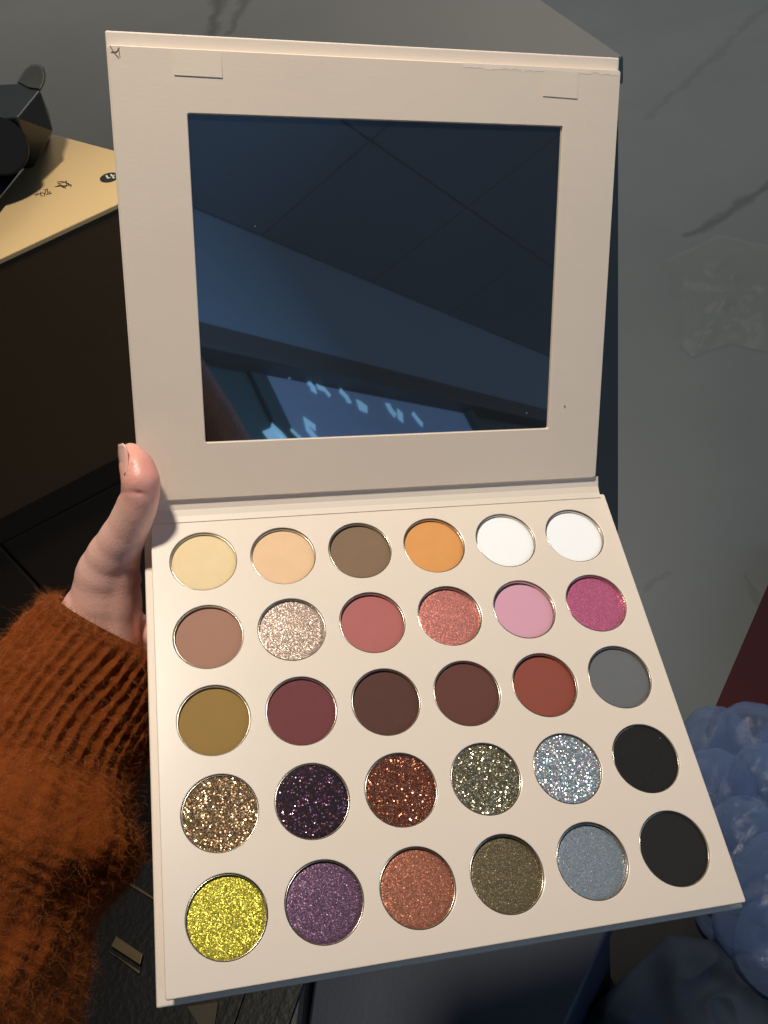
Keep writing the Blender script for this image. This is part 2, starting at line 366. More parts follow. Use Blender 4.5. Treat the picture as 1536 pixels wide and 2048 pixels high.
o = link('plastic_bag', frombm('plastic_bag', bm, True), None, mb.m); tag(o, 'thin clear crumpled plastic bag lying flat on the grey stone floor at the right', 'plastic bag')

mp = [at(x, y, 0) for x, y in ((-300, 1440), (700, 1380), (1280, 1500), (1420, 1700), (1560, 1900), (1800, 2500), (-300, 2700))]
o = link('floor_shade_sheet', frombm('floor_shade_sheet', prism_bm([p[:2] for p in mp], .004, .012, .002)), None, flat('dark_floor_shade', srgb(26, 27, 27), .75, amp=.2, scale=60, bump=.4, bscale=300, bdist=.002))  # thin dark sheet standing in for the shade on the floor
tag(o, 'thin dark sheet added for the shade on the floor beneath the bags and the navy box', 'mat')  # no real mat: the added sheet stands in for floor shade
# navy cloth bag, crumpled, lower right
def cloth(name, outline, z, c0px, hgt, seedv, mat, fold=20):
    c0 = at(*c0px, z); outl = [at(x, y, z) for x, y in outline]; N = 44; K = 10; bm = bmesh.new(); prev = None
    for r_ in range(N+1):
        row = []
        for i in range(len(outl)*K):
            a_ = outl[i//K]; b_ = outl[(i//K+1) % len(outl)]; p = a_.lerp(b_, (i % K)/K); q_ = c0.lerp(p, r_/N); e = 1-(r_/N)**4
            d1 = noise.noise(q_*fold*.5+Vector((seedv, 0, 0))); d2 = abs(noise.noise(q_*fold+Vector((seedv*2, 5, 0))))
            q_ = q_+Vector((0, 0, hgt*(.55*e+.45*d1*(.2+e)-.35*d2*e))); row.append(bm.verts.new(q_))
        if prev:
            for i in range(len(row)): j = (i+1) % len(row); bm.faces.new((prev[i], prev[j], row[j], row[i]))
        prev = row
    low = [bm.verts.new((v.co.x, v.co.y, .002)) for v in prev]
    for i in range(len(low)): j = (i+1) % len(low); bm.faces.new((prev[i], prev[j], low[j], low[i]))
    return link(name, frombm(name, bm, True), None, mat)
m_navy = flat('navy_cloth', srgb(48, 58, 74), .8, amp=.3, scale=8, bump=.3, bscale=500, bdist=.0006)
o = cloth('cloth_bag', [(1335, 1868), (1420, 1880), (1500, 1905), (1620, 1960), (1700, 2100), (1500, 2200), (1240, 2180), (1120, 2080), (1215, 1985)], .12, (1420, 2010), .07, 3.1, m_navy, 22)
tag(o, 'crumpled dark navy cloth bag on the floor below the air cushions', 'cloth bag')
# pale strip of tape lying between
pz = .2
o = link('paper_strip', frombm('ps', prism_bm([at(x, y, pz)[:2] for x, y in ((1440, 1795), (1478, 1800), (1600, 1868), (1600, 1905), (1500, 1868))], .001, .012, .001)), None, flat('white_card', srgb(150, 156, 168), .5))
bpy.data.objects.remove(o)
# navy carton under the palette
nz = .33
npx = [(640, 1870), (1228, 1838), (1122, 2075), (600, 2160)]
npw = [at(x, y, nz) for x, y in npx]; nc = sum(npw, Vector())/4; nc.z = 0
nb = empty('navy_box', Matrix.Translation(nc), label='matt navy storage box on the floor directly below the front edge of the palette', cat='storage box')
m_nb = flat('navy_board', srgb(28, 40, 60), .5, amp=.1, scale=7)
link('box_body', frombm('nbb', prism_bm([((p-nc)*.975)[:2] for p in npw], .001, nz-.05, .003)), nb, m_nb)
link('box_lid', frombm('nbl', prism_bm([(p-nc)[:2] for p in npw], nz-.049, nz, .004)), nb, m_nb)

# black bag with brass fittings, lower left between sleeve and palette
bz = .35
def bpt(x, y, z=bz): return at(x, y, z)
bc = bpt(330, 1850); bc.z = 0
bb = empty('black_bag', Matrix.Translation(bc), label='black leather bag with dull brass fittings on the floor between sleeve and palette', cat='bag')
bbi = bb.matrix_world.inverted()
m_lea = flat('black_leather', srgb(24, 24, 22), .5, amp=.2, scale=30, bump=.5, bscale=120, bdist=.002)
low = [bpt(x, y, bz) for x, y in ((120, 1500), (420, 1480), (640, 1700), (590, 2160), (120, 2160))]
pts = [bbi @ p for p in low]; foot = [Vector((p.x*1.02, p.y*1.02, .001)) for p in pts]
link('bag_body', frombm('bag_body', hull_bm(pts+foot, .012, 3)), bb, m_lea)
m_brass = flat('dull_brass', srgb(128, 110, 76), .5, metal=.4, amp=.3, scale=60)
def plate(name, px, h=.006, mat=m_brass):
    link(name, frombm(name, hull_bm([bbi @ bpt(x, y, bz+.0005) for x, y in px]+[bbi @ bpt(x, y, bz+h) for x, y in px], .0008)), bb, mat)
plate('clasp', [(232, 1872), (285, 1908), (280, 1930), (222, 1892)], .010)
plate('clasp_bar', [(216, 1900), (220, 1905), (278, 1948), (280, 1942)], .006)
plate('strap_rivet_bar', [(250, 1758), (310, 1796), (312, 1803), (254, 1768)], .005)
plate('buckle', [(276, 1600), (285, 1582), (325, 1570), (325, 1612), (282, 1611)], .008)
plate('strap_tip', [(372, 2012), (436, 2003), (428, 2060), (402, 2060)], .005, flat('tan_leather', srgb(78, 68, 50), .6))
for k_, xs in enumerate(((455, 500), (560, 610))):
    plate('leather_strap', [(xs[0]+20, 1960), (xs[1], 1955), (xs[1]-50, 2100), (xs[0]-35, 2100)], .008, m_lea)

# ------------------------------------------------------------------ the palette
pal = empty('makeup_palette', PALM, label='open cream cardboard eyeshadow palette with mirror lid and thirty round pans, held in a hand', cat='makeup palette')
CREAM = srgb(237, 221, 204)
m_card = paper('cream_card', CREAM, .34, coat=.25, amp=.025, bump=.05)
m_cover = paper('cream_cover_paper', mul(CREAM, .97), .45, coat=.1, amp=.04, bump=.12)
m_frame = paper('lid_lining_paper', srgb(234, 216, 196), .55, amp=.05, bump=.35, scale=14)
m_cut = flat('cut_board_edge', srgb(225, 190, 165), .8, amp=.08, scale=120)
PX, PY, RH = .0325768, .0337092, .0135
X0, X1, Y0, Y1 = -.10189, .102043, -.088885, .088178
# card with thirty punched holes
bm = bmesh.new(); NS = 96
def hole_cell(cx, cy, hx, hy):
    def edge(t):
        c, s = math.cos(t), math.sin(t); k_ = min(hx/abs(c) if abs(c) > 1e-9 else 9, hy/abs(s) if abs(s) > 1e-9 else 9); return c*k_, s*k_
    # angles incl. the corners
    ca = math.atan2(hy, hx); ang = []
    for q0, q1 in ((-ca, ca), (ca, PI-ca), (PI-ca, PI+ca), (PI+ca, 2*PI-ca)):
        ang += [q0+(q1-q0)*i/24 for i in range(24)]
    rows = []
    for kind_ in range(5):
        row = []
        for t in ang:
            if kind_ == 0: x, y = edge(t); z = 0
            else:
                r_, z = ((RH+.00030, 0), (RH+.00008, -.00008), (RH, -.0003), (RH, -.0016))[kind_-1]; x, y = r_*math.cos(t), r_*math.sin(t)
            row.append(bm.verts.new((cx+x, cy+y, z)))
        rows.append(row)
    for a_, b_ in zip(rows, rows[1:]):
        for i in range(len(ang)): j = (i+1) % len(ang); bm.faces.new((a_[i], a_[j], b_[j], b_[i]))
for j in range(5):
    for i in range(6): hole_cell((i-2.5)*PX, (2-j)*PY, PX/2, PY/2)
bmesh.ops.remove_doubles(bm, verts=bm.verts[:], dist=1e-6)
gx, gy = 3*PX, 2.5*PY
def ring_quads(a_, b_):
    n = len(a_)
    A = [bm.verts.new(p) for p in a_]; B = [bm.verts.new(p) for p in b_]
    for i in range(n): j = (i+1) % n; bm.faces.new((A[i], A[j], B[j], B[i]))
def rrect(x0, x1, y0, y1, r, z, n=5, rl=None):
    out = []
    for cx, cy, a0, rr in ((x1, y1, 0, r), (x0, y1, PI/2, rl or r), (x0, y0, PI, r), (x1, y0, 1.5*PI, r)):
        ccx = cx-rr if cx == x1 else cx+rr; ccy = cy-rr if cy == y1 else cy+rr
        for i in range(n+1): t = a0+PI/2*i/n; out.append((ccx+rr*math.cos(t), ccy+rr*math.sin(t), z))
    return out
def grow(z, e, s=0): return rrect(X0-e+s, X1+e-s, Y0-e+s, Y1+e-s, .0008, z, 5, .0028)
inner = []
for cx, cy, in ((gx, gy), (-gx, gy), (-gx, -gy), (gx, -gy)): inner += [(cx, cy, 0)]*6
o0 = grow(0, 0, .00035); o1 = grow(-.0001, 0, .0001); o2 = grow(-.0003, 0); o3 = grow(-.0016, 0); o4 = [(x*.96, y*.96, -.0016) for x, y, z in o3]
for a_, b_ in ((inner, o0), (o0, o1), (o1, o2), (o2, o3), (o3, o4)): ring_quads(a_, b_)
bmesh.ops.remove_doubles(bm, verts=bm.verts[:], dist=2e-6)
bmesh.ops.dissolve_degenerate(bm, dist=1e-7, edges=bm.edges[:])
link('card', frombm('card', bm), pal, m_card)
# a backing under the card hides the tray, then tray and cover board
link('tray', frombm('tray', box_bm(X0+.0026, X1-.0012, Y0+.0030, Y1-.001, -.0098, -.0046, .0003)), pal, m_cover)
def wallbox(name, b): link(name, frombm(name, box_bm(*b, .0003)), pal, m_cover)
wallbox('tray_wall', (X0+.0021, X0+.004, Y0+.0022, Y1-.0008, -.0097, -.0017)); wallbox('tray_wall', (X1-.004, X1-.0006, Y0+.0022, Y1-.0008, -.0097, -.0017))
wallbox('tray_wall', (X0+.0042, X1-.0042, Y0+.0022, Y0+.004, -.0097, -.0017)); wallbox('tray_wall', (X0+.0042, X1-.0042, Y1-.004, Y1-.0008, -.0097, -.0017))
link('base_cover', frombm('base_cover', box_bm(-.1053, .1058, Y0-.0010, Y1+.010, -.0122, -.0100, .0006, 3)), pal, m_cover)
# spine: sloping paper covered board between card and lid
ang = .8261149655
HY, HZ = .0941773, .0052346
bm = bmesh.new(); prof = [(.0862, .0004), (.0890, .0006), (.0917, .0014), (.0938, .0030), (.0952, .0044), (.0962, .0030), (.0975, -.010), (.0870, -.0098), (.0864, -.0018)]
L_ = [bm.verts.new((-.1015, y, z)) for y, z in prof]; R_ = [bm.verts.new((.0996, y, z)) for y, z in prof]
for i in range(len(prof)): j = (i+1) % len(prof); bm.faces.new((L_[i], L_[j], R_[j], R_[i]))
bm.faces.new(L_); bm.faces.new(R_)
link('spine', frombm('spine', bm), pal, m_cover)
# lid: local x along hinge, y up the lid, z towards viewer
lid = link('lid', frombm('lid', box_bm(-.10555, .0983, -.0012, .1768, -.0056, -.0030, .0007, 3)), pal, m_cover)
lid.matrix_local = Matrix.Translation((0, HY, HZ)) @ Matrix.Rotation(ang, 4, 'X')
LX0, LX1, LL = -.104954, .0977587, .171396
MX0, MX1, MY0, MY1 = -.0777311, .0732254, .0236696, .1492966
bm = bmesh.new()
def rr(x0, x1, y0, y1, r, z): return rrect(x0, x1, y0, y1, r, z, 4)
a0 = rr(LX0, LX1, 0, LL, .0012, -.0029); a1 = rr(LX0, LX1, 0, LL, .0012, -.0004); a2 = rr(LX0+.0003, LX1-.0003, .0003, LL-.0003, .001, 0)
b2 = rr(MX0-.00025, MX1+.00025, MY0-.00025, MY1+.00025, .0009, 0); b1 = rr(MX0, MX1, MY0, MY1, .0007, -.0003); b0 = rr(MX0, MX1, MY0, MY1, .0007, -.0014)
for p, q_ in ((a0, a1), (a1, a2), (a2, b2), (b2, b1), (b1, b0)): ring_quads(p, q_)
bmesh.ops.remove_doubles(bm, verts=bm.verts[:], dist=1e-6)
bmesh.ops.subdivide_edges(bm, edges=[e for e in bm.edges if e.calc_length() > .03], cuts=30, use_grid_fill=True)
me = frombm('lid_frame', bm)
link('lid_frame', me, lid, m_frame)
mm = NT('mirror_glass'); co = mm.coord(); sm = mm.noise(co, 22, 4, .6, .6); dust = mm.new('ShaderNodeTexVoronoi'); dust.inputs['Scale'].default_value = 95; mm.l(co, dust.inputs['Vector'])
dm = mm.math('LESS_THAN', dust.outputs['Distance'], .028); pick = mm.new('ShaderNodeSeparateColor'); mm.l(dust.outputs['Color'], pick.inputs[0]); dm = mm.math('MULTIPLY', dm, mm.math('GREATER_THAN', pick.outputs[0], .82))
mm.set(Base_Color=mm.mix(dm, srgb(238, 243, 250), (.3, .3, .3, 1)), Metallic=mm.math('SUBTRACT', .985, dm), Roughness=mm.math('MULTIPLY_ADD', sm.outputs[0], .03, .005))
link('mirror', frombm('mirror', box_bm(MX0-.002, MX1+.002, MY0-.002, MY1+.002, -.0028, -.00125)), lid, mm.m)
# paper tabs stuck on the lining near the top of the lid
def tab(x0, x1, y0, y1, th_, skew):
    bm = box_bm(x0, x1, y0, y1, .00005, th_, 0)
    for v in bm.verts:
        if v.co.z > th_*.5 and v.co.y > (y0+y1)/2: v.co.z = .0001
        v.co.y += skew*(v.co.x-x0)
    link('paper_tab', frombm('tab', bm), lid, m_frame)
tab(-.0818, -.0642, .1622, .1705, .00028, -.012); tab(.0640, .0790, .1604, .1702, .00026, -.03)
bm = bmesh.new(); xs = np.linspace(.030, LX1-.0008, 60); up = [];dn = []
for x in xs:
    j = .0014*noise.noise((x*260, 3, 0))+.0009*noise.noise((x*900, 8, 0)); up.append(bm.verts.new((x, LL-.0002, .00010))); dn.append(bm.verts.new((x, LL-.0019+j, .00006)))
for i in range(59): bm.faces.new((up[i], up[i+1], dn[i+1], dn[i]))
link('torn_paper_edge', frombm('torn', bm), lid, flat('bare_white_paper', srgb(250, 232, 212), .6, amp=.03))
bm = bmesh.new()
for s in (((-.1040, .1712), (-.1028, .1690), (-.1012, .1672)), ((-.1038, .1690), (-.1018, .1692), (-.1008, .1706)), ((-.1010, .1706), (-.1008, .1675))):
    stroke_bm(bm, [(x, y, .0001) for x, y in s], .00022, (0, 0, 1), .0001)
link('torn_corner_crease', frombm('crease', bm), lid, flat('grey_board_core', srgb(140, 112, 92), .9))
bm = bmesh.new(); bmesh.ops.create_icosphere(bm, subdivisions=1, radius=.0004, matrix=Matrix.Translation((.0805, .0335, .0001))); link('speck', frombm('speck', bm), lid, flat('speck_brown', srgb(120, 85, 65), .9))

# pans -----------------------------------------------------------------
m_tin = NT('pan_tin'); m_tin.set(Base_Color=srgb(200, 190, 172), Metallic=1.0, Roughness=.22); m_tin = m_tin.m
def matte(name, c, mott=.06):
    m = NT(name); co = m.coord(); a_ = m.noise(co, 140, 3); b_ = m.noise(co, 1500, 3); o_ = m.new('ShaderNodeObjectInfo')
    m.set(Base_Color=m.mix(a_.outputs[0], mul(c, 1-mott), mul(c, 1+mott)), Roughness=.75, Sheen_Weight=.15, Sheen_Roughness=.4, Specular_IOR_Level=.25)
    h = m.math('ADD', m.math('MULTIPLY', a_.outputs[0], .6), m.math('MULTIPLY', b_.outputs[0], .25)); m.bump(h, .45, .0004); return m.m
def sparkle(name, c, scale=1500, tilt=.7, rough=.3, hue=None, metal=.85, dark=.5, light=1.6, density=1.0, base=None):
    """pressed shimmer or glitter: every flake is a cell with its own tilt, tone and gloss"""
    m = NT(name); co = m.coord()
    v = m.new('ShaderNodeTexVoronoi'); v.inputs['Scale'].default_value = scale; m.l(co, v.inputs['Vector'])
    v2 = m.new('ShaderNodeTexVoronoi'); v2.inputs['Scale'].default_value = scale*1.37; of = m.vmath('ADD', co, (3.1, 1.7, .4)); m.l(of.outputs[0], v2.inputs['Vector'])
    s1 = m.new('ShaderNodeSeparateColor'); m.l(v.outputs['Color'], s1.inputs[0]); s2 = m.new('ShaderNodeSeparateColor'); m.l(v2.outputs['Color'], s2.inputs[0])
    g = m.new('ShaderNodeNewGeometry')
    ofs = m.vmath('SUBTRACT', v.outputs['Color'], (.5, .5, .5)).outputs[0]
    isf = m.math('LESS_THAN', s1.outputs[2], density)
    sc = m.new('ShaderNodeVectorMath', operation='SCALE'); m.l(ofs, sc.inputs[0]); m.l(m.math('MULTIPLY_ADD', isf, tilt*2-.12, .12), sc.inputs['Scale'])
    nn = m.vmath('NORMALIZE', m.vmath('ADD', g.outputs['Normal'], sc.outputs[0]).outputs[0])
    m.l(nn.outputs[0], m.p.inputs['Normal'])
    tone = m.mix(s2.outputs[0], mul(c, dark), mul(c, light))
    if hue:
        rainbow = m.ramp(s2.outputs[1], [(i/(len(hue)-1), h) for i, h in enumerate(hue)]); tone = m.mix(.45, tone, rainbow)
    if base is not None: tone = m.mix(isf, base, tone)
    m.set(Base_Color=tone, Specular_IOR_Level=.2, Metallic=m.math('MULTIPLY', isf, metal), Roughness=m.math('MAXIMUM', m.math('MULTIPLY_ADD', s2.outputs[2], rough*.7, rough*.5), m.math('MULTIPLY', m.math('SUBTRACT', 1, isf), .6))); return m.m
RB = [srgb(240, 90, 120), srgb(240, 200, 120), srgb(120, 220, 160), srgb(110, 190, 235), srgb(150, 140, 235), srgb(235, 235, 240)]
PAN = [  # rows from the hinge down: (words, material, recess in mm)
 [('matte pale cream yellow', matte('powder_cream_yellow', srgb(238, 212, 166)), 1.5), ('matte light peach', matte('powder_light_peach', srgb(238, 198, 158)), 1.6), ('matte taupe brown', matte('powder_taupe', srgb(134, 110, 86)), 2.0), ('matte apricot orange', matte('powder_apricot', srgb(226, 158, 92)), 1.7), ('satin bright white', matte('powder_white', srgb(254, 255, 254), .01), 1.6), ('satin icy white', matte('powder_icy_white', srgb(254, 255, 255), .01), 1.6)],
 [('matte rosy tan', matte('powder_rosy_tan', srgb(170, 126, 106)), 1.8), ('shimmer champagne taupe', sparkle('shimmer_champagne', srgb(170, 150, 138), 3700, 0.2, .45, dark=.78, light=1.2, metal=.55), 1.5), ('matte dusty rose', matte('powder_dusty_rose', srgb(182, 108, 104)), 2.0), ('shimmer coral pink', sparkle('shimmer_coral', srgb(208, 132, 122), 3700, 0.17, .45, dark=.8, light=1.2, metal=.5), 2.0), ('satin baby pink', matte('powder_baby_pink', srgb(220, 164, 182), .03), 2.3), ('satin magenta pink', sparkle('satin_magenta', srgb(200, 106, 142), 2600, 0.14, .5, dark=.8, light=1.25, metal=.4), 1.9)],
 [('matte mustard brown', matte('powder_mustard', srgb(154, 122, 66)), 1.6), ('matte berry plum', matte('powder_berry', srgb(118, 62, 66)), 1.5), ('matte dark chocolate', matte('powder_chocolate', srgb(90, 58, 50)), 1.8), ('matte cocoa brown', matte('powder_cocoa', srgb(102, 62, 54)), 1.6), ('matte brick red', matte('powder_brick', srgb(146, 76, 62)), 2.1), ('matte slate grey', matte('powder_slate', srgb(108, 110, 112)), 1.8)],
 [('pressed glitter in rose gold', sparkle('glitter_rose_gold', srgb(190, 154, 116), 2300, .50, .30, dark=.45, light=1.5, metal=.8), .9), ('pressed glitter in deep purple', sparkle('glitter_purple', srgb(150, 90, 116), 2300, .45, .26, dark=.6, light=2.0, metal=.9, density=.2, base=srgb(24, 10, 20)), .8), ('pressed glitter in copper red', sparkle('glitter_copper', srgb(160, 98, 74), 2300, .55, .28, dark=.55, light=1.5, metal=.8, density=.7, base=srgb(98, 48, 36)), .8), ('pressed glitter in antique gold', sparkle('glitter_antique_gold', srgb(160, 150, 122), 2300, .52, .28, dark=.45, light=1.6, metal=.8, density=.8, base=srgb(84, 76, 54)), .8), ('pressed glitter in holographic silver', sparkle('glitter_holographic', srgb(172, 178, 182), 2400, .42, .34, hue=RB, dark=.65, light=1.3, metal=.6), .8), ('matte black with a few silver specks', matte('powder_specked_black', srgb(30, 29, 28)), .8)],
 [('shimmer acid yellow', sparkle('shimmer_yellow', srgb(172, 163, 62), 3600, 0.22, .42, dark=.72, light=1.3, metal=.55), 1.7), ('shimmer violet', sparkle('shimmer_violet', srgb(102, 76, 98), 3700, 0.16, .48, dark=.8, light=1.2, metal=.5), 1.6), ('shimmer copper', sparkle('shimmer_copper', srgb(166, 106, 84), 3700, 0.17, .48, dark=.8, light=1.2, metal=.5), 1.7), ('shimmer olive bronze', sparkle('shimmer_olive', srgb(118, 106, 80), 3700, 0.2, .46, dark=.72, light=1.3, metal=.55), 2.0), ('shimmer icy silver blue', sparkle('shimmer_silver_blue', srgb(152, 162, 170), 3700, 0.17, .46, dark=.82, light=1.2, metal=.5), 2.0), ('matte jet black', matte('powder_jet_black', srgb(36, 35, 34)), .9)]]
def pan_mesh(rec):
    vs, fs = [], []; n = 72
    prof = [(.01300, -rec), (.01300, -.00062), (.01306, -.00056), (.01324, -.00056), (.01330, -.00062), (.01330, -.0045), (.0127, -.0045)]
    for r_, z in prof:
        for i in range(n): t = 2*PI*i/n; vs.append((r_*math.cos(t), r_*math.sin(t), z))
    for k_ in range(len(prof)-1):
        for i in range(n): j = (i+1) % n; fs.append((k_*n+i, k_*n+j, (k_+1)*n+j, (k_+1)*n+i))
    return mesh('pan', vs, fs, True)
def powder_mesh(seed_, glit):
    vs, fs = [(0, 0, 0)], []; n = 72; nr = 14
    for k_ in range(1, nr+1):
        r_ = .01295*k_/nr
        for i in range(n):
            t = 2*PI*i/n; x, y = r_*math.cos(t), r_*math.sin(t)
            z = -.00004*(r_/.013)**2+.00003*noise.noise((x*90+seed_*7, y*90, seed_))
            if k_ == nr: z -= .00012
            if k_ == nr-1: z += .00004
            vs.append((x, y, z))
    for i in range(n): fs.append((0, 1+i, 1+(i+1) % n))
    for k_ in range(nr-1):
        for i in range(n): j = (i+1) % n; a_ = 1+k_*n; fs.append((a_+i, a_+n+i, a_+n+j, a_+j))
    return mesh('powder', vs, fs, True)
for j in range(5):
    for i in range(6):
        words, mt, rec = PAN[j][i]; rec /= 1000
        jx, jy = random.uniform(-.00012, .00012), random.uniform(-.00012, .00012)
        p = link('pan', pan_mesh(rec), pal, m_tin); p.location = ((i-2.5)*PX+jx, (2-j)*PY+jy, 0); p['label'] = words+' eyeshadow pan'
        q_ = link('powder', powder_mesh(i+j*6, 'glitter' in words), p, mt); q_.location = (0, 0, -rec); q_['label'] = words+' powder'
        q_.rotation_euler = (0, 0, random.uniform(0, 6))
        if j == 3:                                 # loose larger flakes of glitter lying at all angles in the pressed powder
            nfl, fc = [(330, srgb(240, 205, 165)), (120, srgb(235, 200, 225)), (220, srgb(240, 180, 150)), (280, srgb(235, 230, 200)), (260, srgb(225, 235, 245)), (9, srgb(235, 235, 230))][i]
            vs, fs = [], []
            for q1 in range(nfl):
                rr_ = .0122*math.sqrt(random.random()); t0 = random.uniform(0, 2*PI); c_ = Vector((rr_*math.cos(t0), rr_*math.sin(t0), random.uniform(.00004, .00012)))
                n_ = Vector((random.gauss(-.26, .36), random.gauss(0, .36), 1)).normalized(); qd = n_.to_track_quat('Z', 'Y'); sz = random.uniform(.00010, .00025)*(1 if i < 5 else .7)
                b0_ = len(vs); vs += [c_+qd @ Vector((sz*math.cos(k1*PI/3), sz*math.sin(k1*PI/3), 0)) for k1 in range(6)]; fs.append(tuple(range(b0_, b0_+6)))
            fk = NT('glitter_flake'); fk.set(Base_Color=fc, Metallic=1.0, Roughness=.24)
            g_ = link('glitter_flakes', mesh('glitter_flakes', vs, fs), p, fk.m); g_.location = (0, 0, -rec); g_['kind'] = 'stuff'

# ------------------------------------------------------------------ the person: left hand under the palette, orange knit sleeve, head and shoulders behind the phone
per = empty('person', Matrix.Translation((-.1, -.35, 0)), label='person in a fuzzy burnt orange sweater holding the palette in the left hand', cat='person')
pinv = per.matrix_world.inverted()
def capsules(chains, vox, smooth, sub=10):
    """one continuous skin: round cones along each chain fused by a voxel remesh"""
    bm = bmesh.new()
    for ch in chains:
        for (a_, ra), (b_, rb) in zip(ch, ch[1:]):
            n = max(2, int((a_-b_).length/(min(ra, rb)*.22)))
            for i in range(n+1):
                t = i/n; tt = t*t*(3-2*t)
                bmesh.ops.create_icosphere(bm, subdivisions=3, radius=ra+(rb-ra)*tt, matrix=Matrix.Translation(a_.lerp(b_, t)))
    me = frombm('body', bm, True); o = link('body', me, None)
    md = o.modifiers.new('r', 'REMESH'); md.mode = 'VOXEL'; md.voxel_size = vox; md.use_smooth_shade = True
    ms = o.modifiers.new('s', 'SMOOTH'); ms.factor = .5; ms.iterations = smooth
    dg = bpy.context.evaluated_depsgraph_get(); me2 = bpy.data.meshes.new_from_object(o.evaluated_get(dg)); bpy.data.objects.remove(o)
    me2.transform(pinv); return me2
mm_ = .001
def hp(x, y, d, r_): return (dep(x, y, d), r_*mm_)
thumb = [hp(260, 902, .3565, 3.6), hp(266, 914, .3555, 5.4), hp(275, 938, .353, 7.2), hp(281, 962, .352, 7.9), hp(280, 990, .354, 7.9), hp(272, 1018, .357, 8.3), hp(258, 1050, .361, 8.6), hp(240, 1085, .366, 9.6), hp(224, 1118, .372, 11.2), hp(214, 1155, .378, 13.5), hp(212, 1210, .384, 15.5), hp(205, 1290, .390, 17.5), hp(150, 1420, .385, 20)]
palm = [hp(256, 1058, .361, 7), hp(246, 1108, .369, 7.4), hp(241, 1165, .374, 7.8), hp(236, 1225, .379, 8.8), hp(226, 1300, .384, 10.5)]
palm2 = [hp(215, 1180, .382, 12), hp(190, 1240, .386, 16), hp(180, 1330, .388, 18), hp(150, 1450, .385, 20)]
nub = [hp(262, 1158, .3745, 4.6), hp(273, 1163, .3725, 2.2)]
heel = [hp(322, 1262, .391, 9.5), hp(345, 1262, .392, 11), (pw(-84, 34, -27), .011)]
back = [hp(215, 1260, .398, 13), hp(290, 1290, .399, 11), hp(345, 1262, .395, 11)]
def finger(y0, lens, r0, z0=-23.5, x0=-84, dy=0):
    p = Vector((x0, y0, z0)); ch = [(pw(*p), r0*mm_)]; dirs = [(1, dy, .02), (1, dy*.8, .10), (.98, dy*.6, .14)]
    for L1, d in zip(lens, dirs):
        d = Vector(d).normalized(); p = p+d*L1; r0 *= .93; ch.append((pw(*p), r0*mm_))
    return ch
fing = [finger(58, (36, 24, 18), 8.8, x0=-80, dy=.2), finger(42, (42, 27, 20), 9, dy=.10), finger(22, (40, 25, 19), 8.6, dy=-.05), finger(2, (32, 20, 17), 7.8, dy=-.2)]
link_pal = [[(pw(-82, 58, -26), .009), (pw(-80, 40, -27), .011), (pw(-82, 20, -27), .012), (pw(-82, 2, -26), .011)]]
hub = [[hp(345, 1262, .395, 11), (pw(-84, 4, -27), .012)], back]
me = capsules([thumb, palm, palm2, nub, heel]+fing+link_pal+hub, .0009, 16)
def crease(me, pts, width, depth_):
    pts = [pinv @ p for p in pts]
    for v in me.vertices:
        if (v.co-pts[0]).length > .05: continue
        best = 9
        for a_, b_ in zip(pts, pts[1:]):
            ab = b_-a_; t = max(0, min(1, (v.co-a_).dot(ab)/ab.length_squared)); best = min(best, (v.co-a_-ab*t).length)
        if best < width*3: v.co -= v.normal*depth_*math.exp(-(best/width)**2)
me.update()
crease(me, [dep(238, 990, .353), dep(250, 984, .348), dep(268, 984, .346), dep(286, 990, .3455), dep(300, 996, .347)], .0009, .0006)
crease(me, [dep(240, 978, .353), dep(252, 975, .348), dep(270, 976, .346)], .0007, .00035)
crease(me, [dep(243, 952, .353), dep(250, 954, .3495), dep(258, 950, .3475), dep(262, 930, .3465)], .0008, .0004)
crease(me, [dep(236, 972, .356), dep(243, 966, .353)], .0030, .0012)
sk = NT('skin'); co = sk.new('ShaderNodeNewGeometry').outputs['Position']; n1 = sk.noise(co, 45, 4); n2 = sk.noise(co, 900, 4); n3 = sk.noise(co, 170, 5)
tipd = sk.vmath('LENGTH', sk.vmath('SUBTRACT', co, dep(285, 945, .352)).outputs[0]).outputs['Value']
red = sk.math('SUBTRACT', 1.0, sk.math('DIVIDE', tipd, .019), clamp=True)
colr = sk.mix(n1.outputs[0], srgb(234, 184, 164), srgb(240, 194, 180)); colr = sk.mix(sk.math('MULTIPLY', n3.outputs[0], .35), colr, srgb(222, 158, 146))
colr = sk.mix(sk.math('MULTIPLY', red, .8), colr, srgb(230, 138, 122))
sk.set(Base_Color=colr, Roughness=.40, Subsurface_Weight=.22, Subsurface_Radius=(.012, .004, .002), Subsurface_Scale=.35, Specular_IOR_Level=.5)
vo = sk.new('ShaderNodeTexVoronoi'); vo.inputs['Scale'].default_value = 1100; sk.l(co, vo.inputs['Vector'])
sk.bump(sk.math('ADD', sk.math('MULTIPLY', vo.outputs['Distance'], .5), sk.math('ADD', sk.math('MULTIPLY', n2.outputs[0], .4), n3.outputs[0])), .22, .0006)
me.materials.append(sk.m)
hand = link('hand', me, per)
